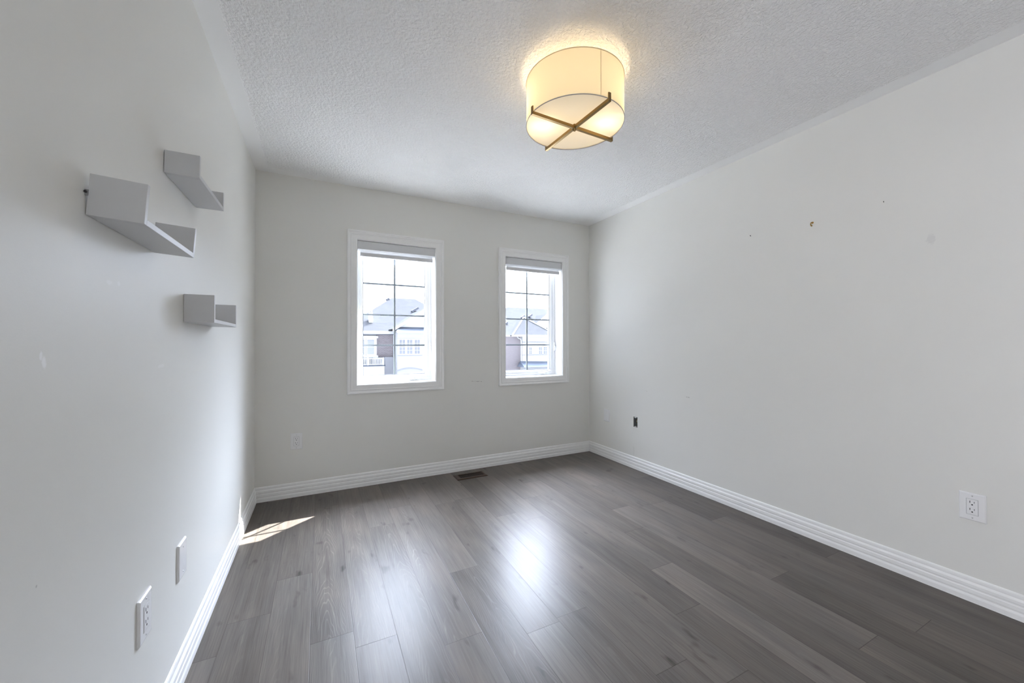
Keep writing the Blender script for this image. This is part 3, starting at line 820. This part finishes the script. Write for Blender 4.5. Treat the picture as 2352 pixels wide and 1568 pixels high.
# chimney and roof vents
ch = box((3.94, 37.0, 2.8), (4.30, 37.4, 4.05)).build('chimney', WHITE, hA)
for x in (4.02, 4.22): box((x - .05, 37.1, 4.05), (x + .05, 37.3, 4.40)).build('chimney_pot', WHITE, ch)
def slope_vent(parent, x, y, z, l, ang):
    o = box((x - l / 2, y - .15, z - .06), (x + l / 2, y + .15, z + .14))
    mb = MB()
    for p in o.v:
        u, w = p[0] - x, p[2] - z
        mb.v.append((x + u * math.cos(ang) - w * math.sin(ang), p[1], z + u * math.sin(ang) + w * math.cos(ang)))
    mb.f = o.f
    return mb.build('roof_vent', VENT, parent)
slope_vent(hA, 2.95, 36.6, 2.95, .6, .35)
slope_vent(hA, 6.2, 40.9, 5.75, .35, .60)
slope_vent(hA, 8.55, 38.9, 4.62, .75, .55)
slope_vent(hA, 8.75, 36.5, 4.02, .5, .55)

# house seen through the right window
hB = thing('house', (23, 44, GZ), 'brick and white house with hipped roof and curved downpipe, seen through the right window', 'house', 'houses across the street')
RY = 38.5
box((16.0, RY + .4, GZ), (35.0, 50.0, 2.1)).build('main_wall', BRICK_P, hB)
hip(hB, 15.4, 36.0, 38.6, 51.4, 2.15, 6.4, .60)
box((20.5, RY - .1, GZ), (26.5, RY + .5, 2.1)).build('wing_wall', WHITE, hB)
hip(hB, 19.0, 25.0, 37.9, 43.9, 2.15, 3.0, .74)
MB().tube([(19.0, 37.9, 2.19), (22.0, 40.9, 4.41)], .07, 6).build('hip_cap', WHITE, hB)
MB().tube([(25.0, 37.9, 2.19), (22.0, 40.9, 4.41)], .07, 6).build('hip_cap', WHITE, hB)
MB().box((18.9, 37.86, 2.02), (25.1, 37.95, 2.22)).build('fascia', WHITE, hB)
MB().box((15.4, 38.52, 2.02), (19.0, 38.62, 2.20)).build('fascia', WHITE, hB)
MB().tube([(19.6, 38.0, 2.05), (19.9, 38.3, 1.85), (20.3, 38.4, 1.72), (20.38, 38.4, 1.4), (20.38, 38.4, -1.0)], .06, 8).build('downpipe', WHITE, hB)
for a, b, c, d in ((21.37, 21.68, .05, .78), (22.65, 23.07, .05, .80), (23.30, 23.74, .05, .84)): hwindow(hB, a, b, c, d, RY - .1, 2, 4)
box((20.5, RY - .16, 1.35), (26.5, RY - .1, 1.45)).build('frieze', GREYW, hB)
box((20.5, RY - .16, -.10), (26.5, RY - .1, 0.0)).build('window_ledge', GREYW, hB)
sk = MB()
sk.v = [(19.8, 36.6, -1.35), (26.8, 36.6, -1.35), (26.6, RY - .1, -.95), (20.2, RY - .1, -.75), (19.8, RY - .1, -1.35), (26.8, RY - .1, -1.35)]
sk.f = [(0, 1, 2, 3), (0, 3, 4), (1, 5, 2), (0, 4, 5, 1), (4, 3, 2, 5)]
sk.build('porch_roof', SHING_D, hB)
gB = MB()                                            # gable to the right of the hip
gB.rings([[(22.6, y, 2.9), (25.0, y, 4.85), (27.4, y, 2.9)] for y in (40.4, 45.0)])
gB.build('cross_gable', SHING, hB)
MB().rings([[(22.55, y, 2.9), (25.0, y, 4.89), (27.45, y, 2.9)] for y in (40.30, 40.39)]).build('gable_wall', WHITE, hB)
slope_vent(hB, 22.6, 42.2, 4.55, .5, .6)
slope_vent(hB, 23.9, 42.6, 4.75, .5, .6)
slope_vent(hB, 19.6, 41.0, 3.55, .6, .5)
MB().tube([(19.95, 41.6, 3.6), (19.95, 41.6, 4.5)], .05, 8).build('vent_pipe', WHITE, hB)

# ------------------------------------------------------------------ sky portals in the two window openings (sampling aid for daylight)
for i, (a, b) in enumerate(OPEN):
    ld = bpy.data.lights.new('window_portal', 'AREA'); ld.shape = 'RECTANGLE'
    ld.size = b - a + .1; ld.size_y = OZ1 - OZ0 + .1; ld.cycles.is_portal = True
    o = bpy.data.objects.new('window_portal', ld); COL.objects.link(o)
    o.location = ((a + b) / 2, YE + .04, (OZ0 + OZ1) / 2); o.rotation_euler = (-math.pi / 2, 0, 0)
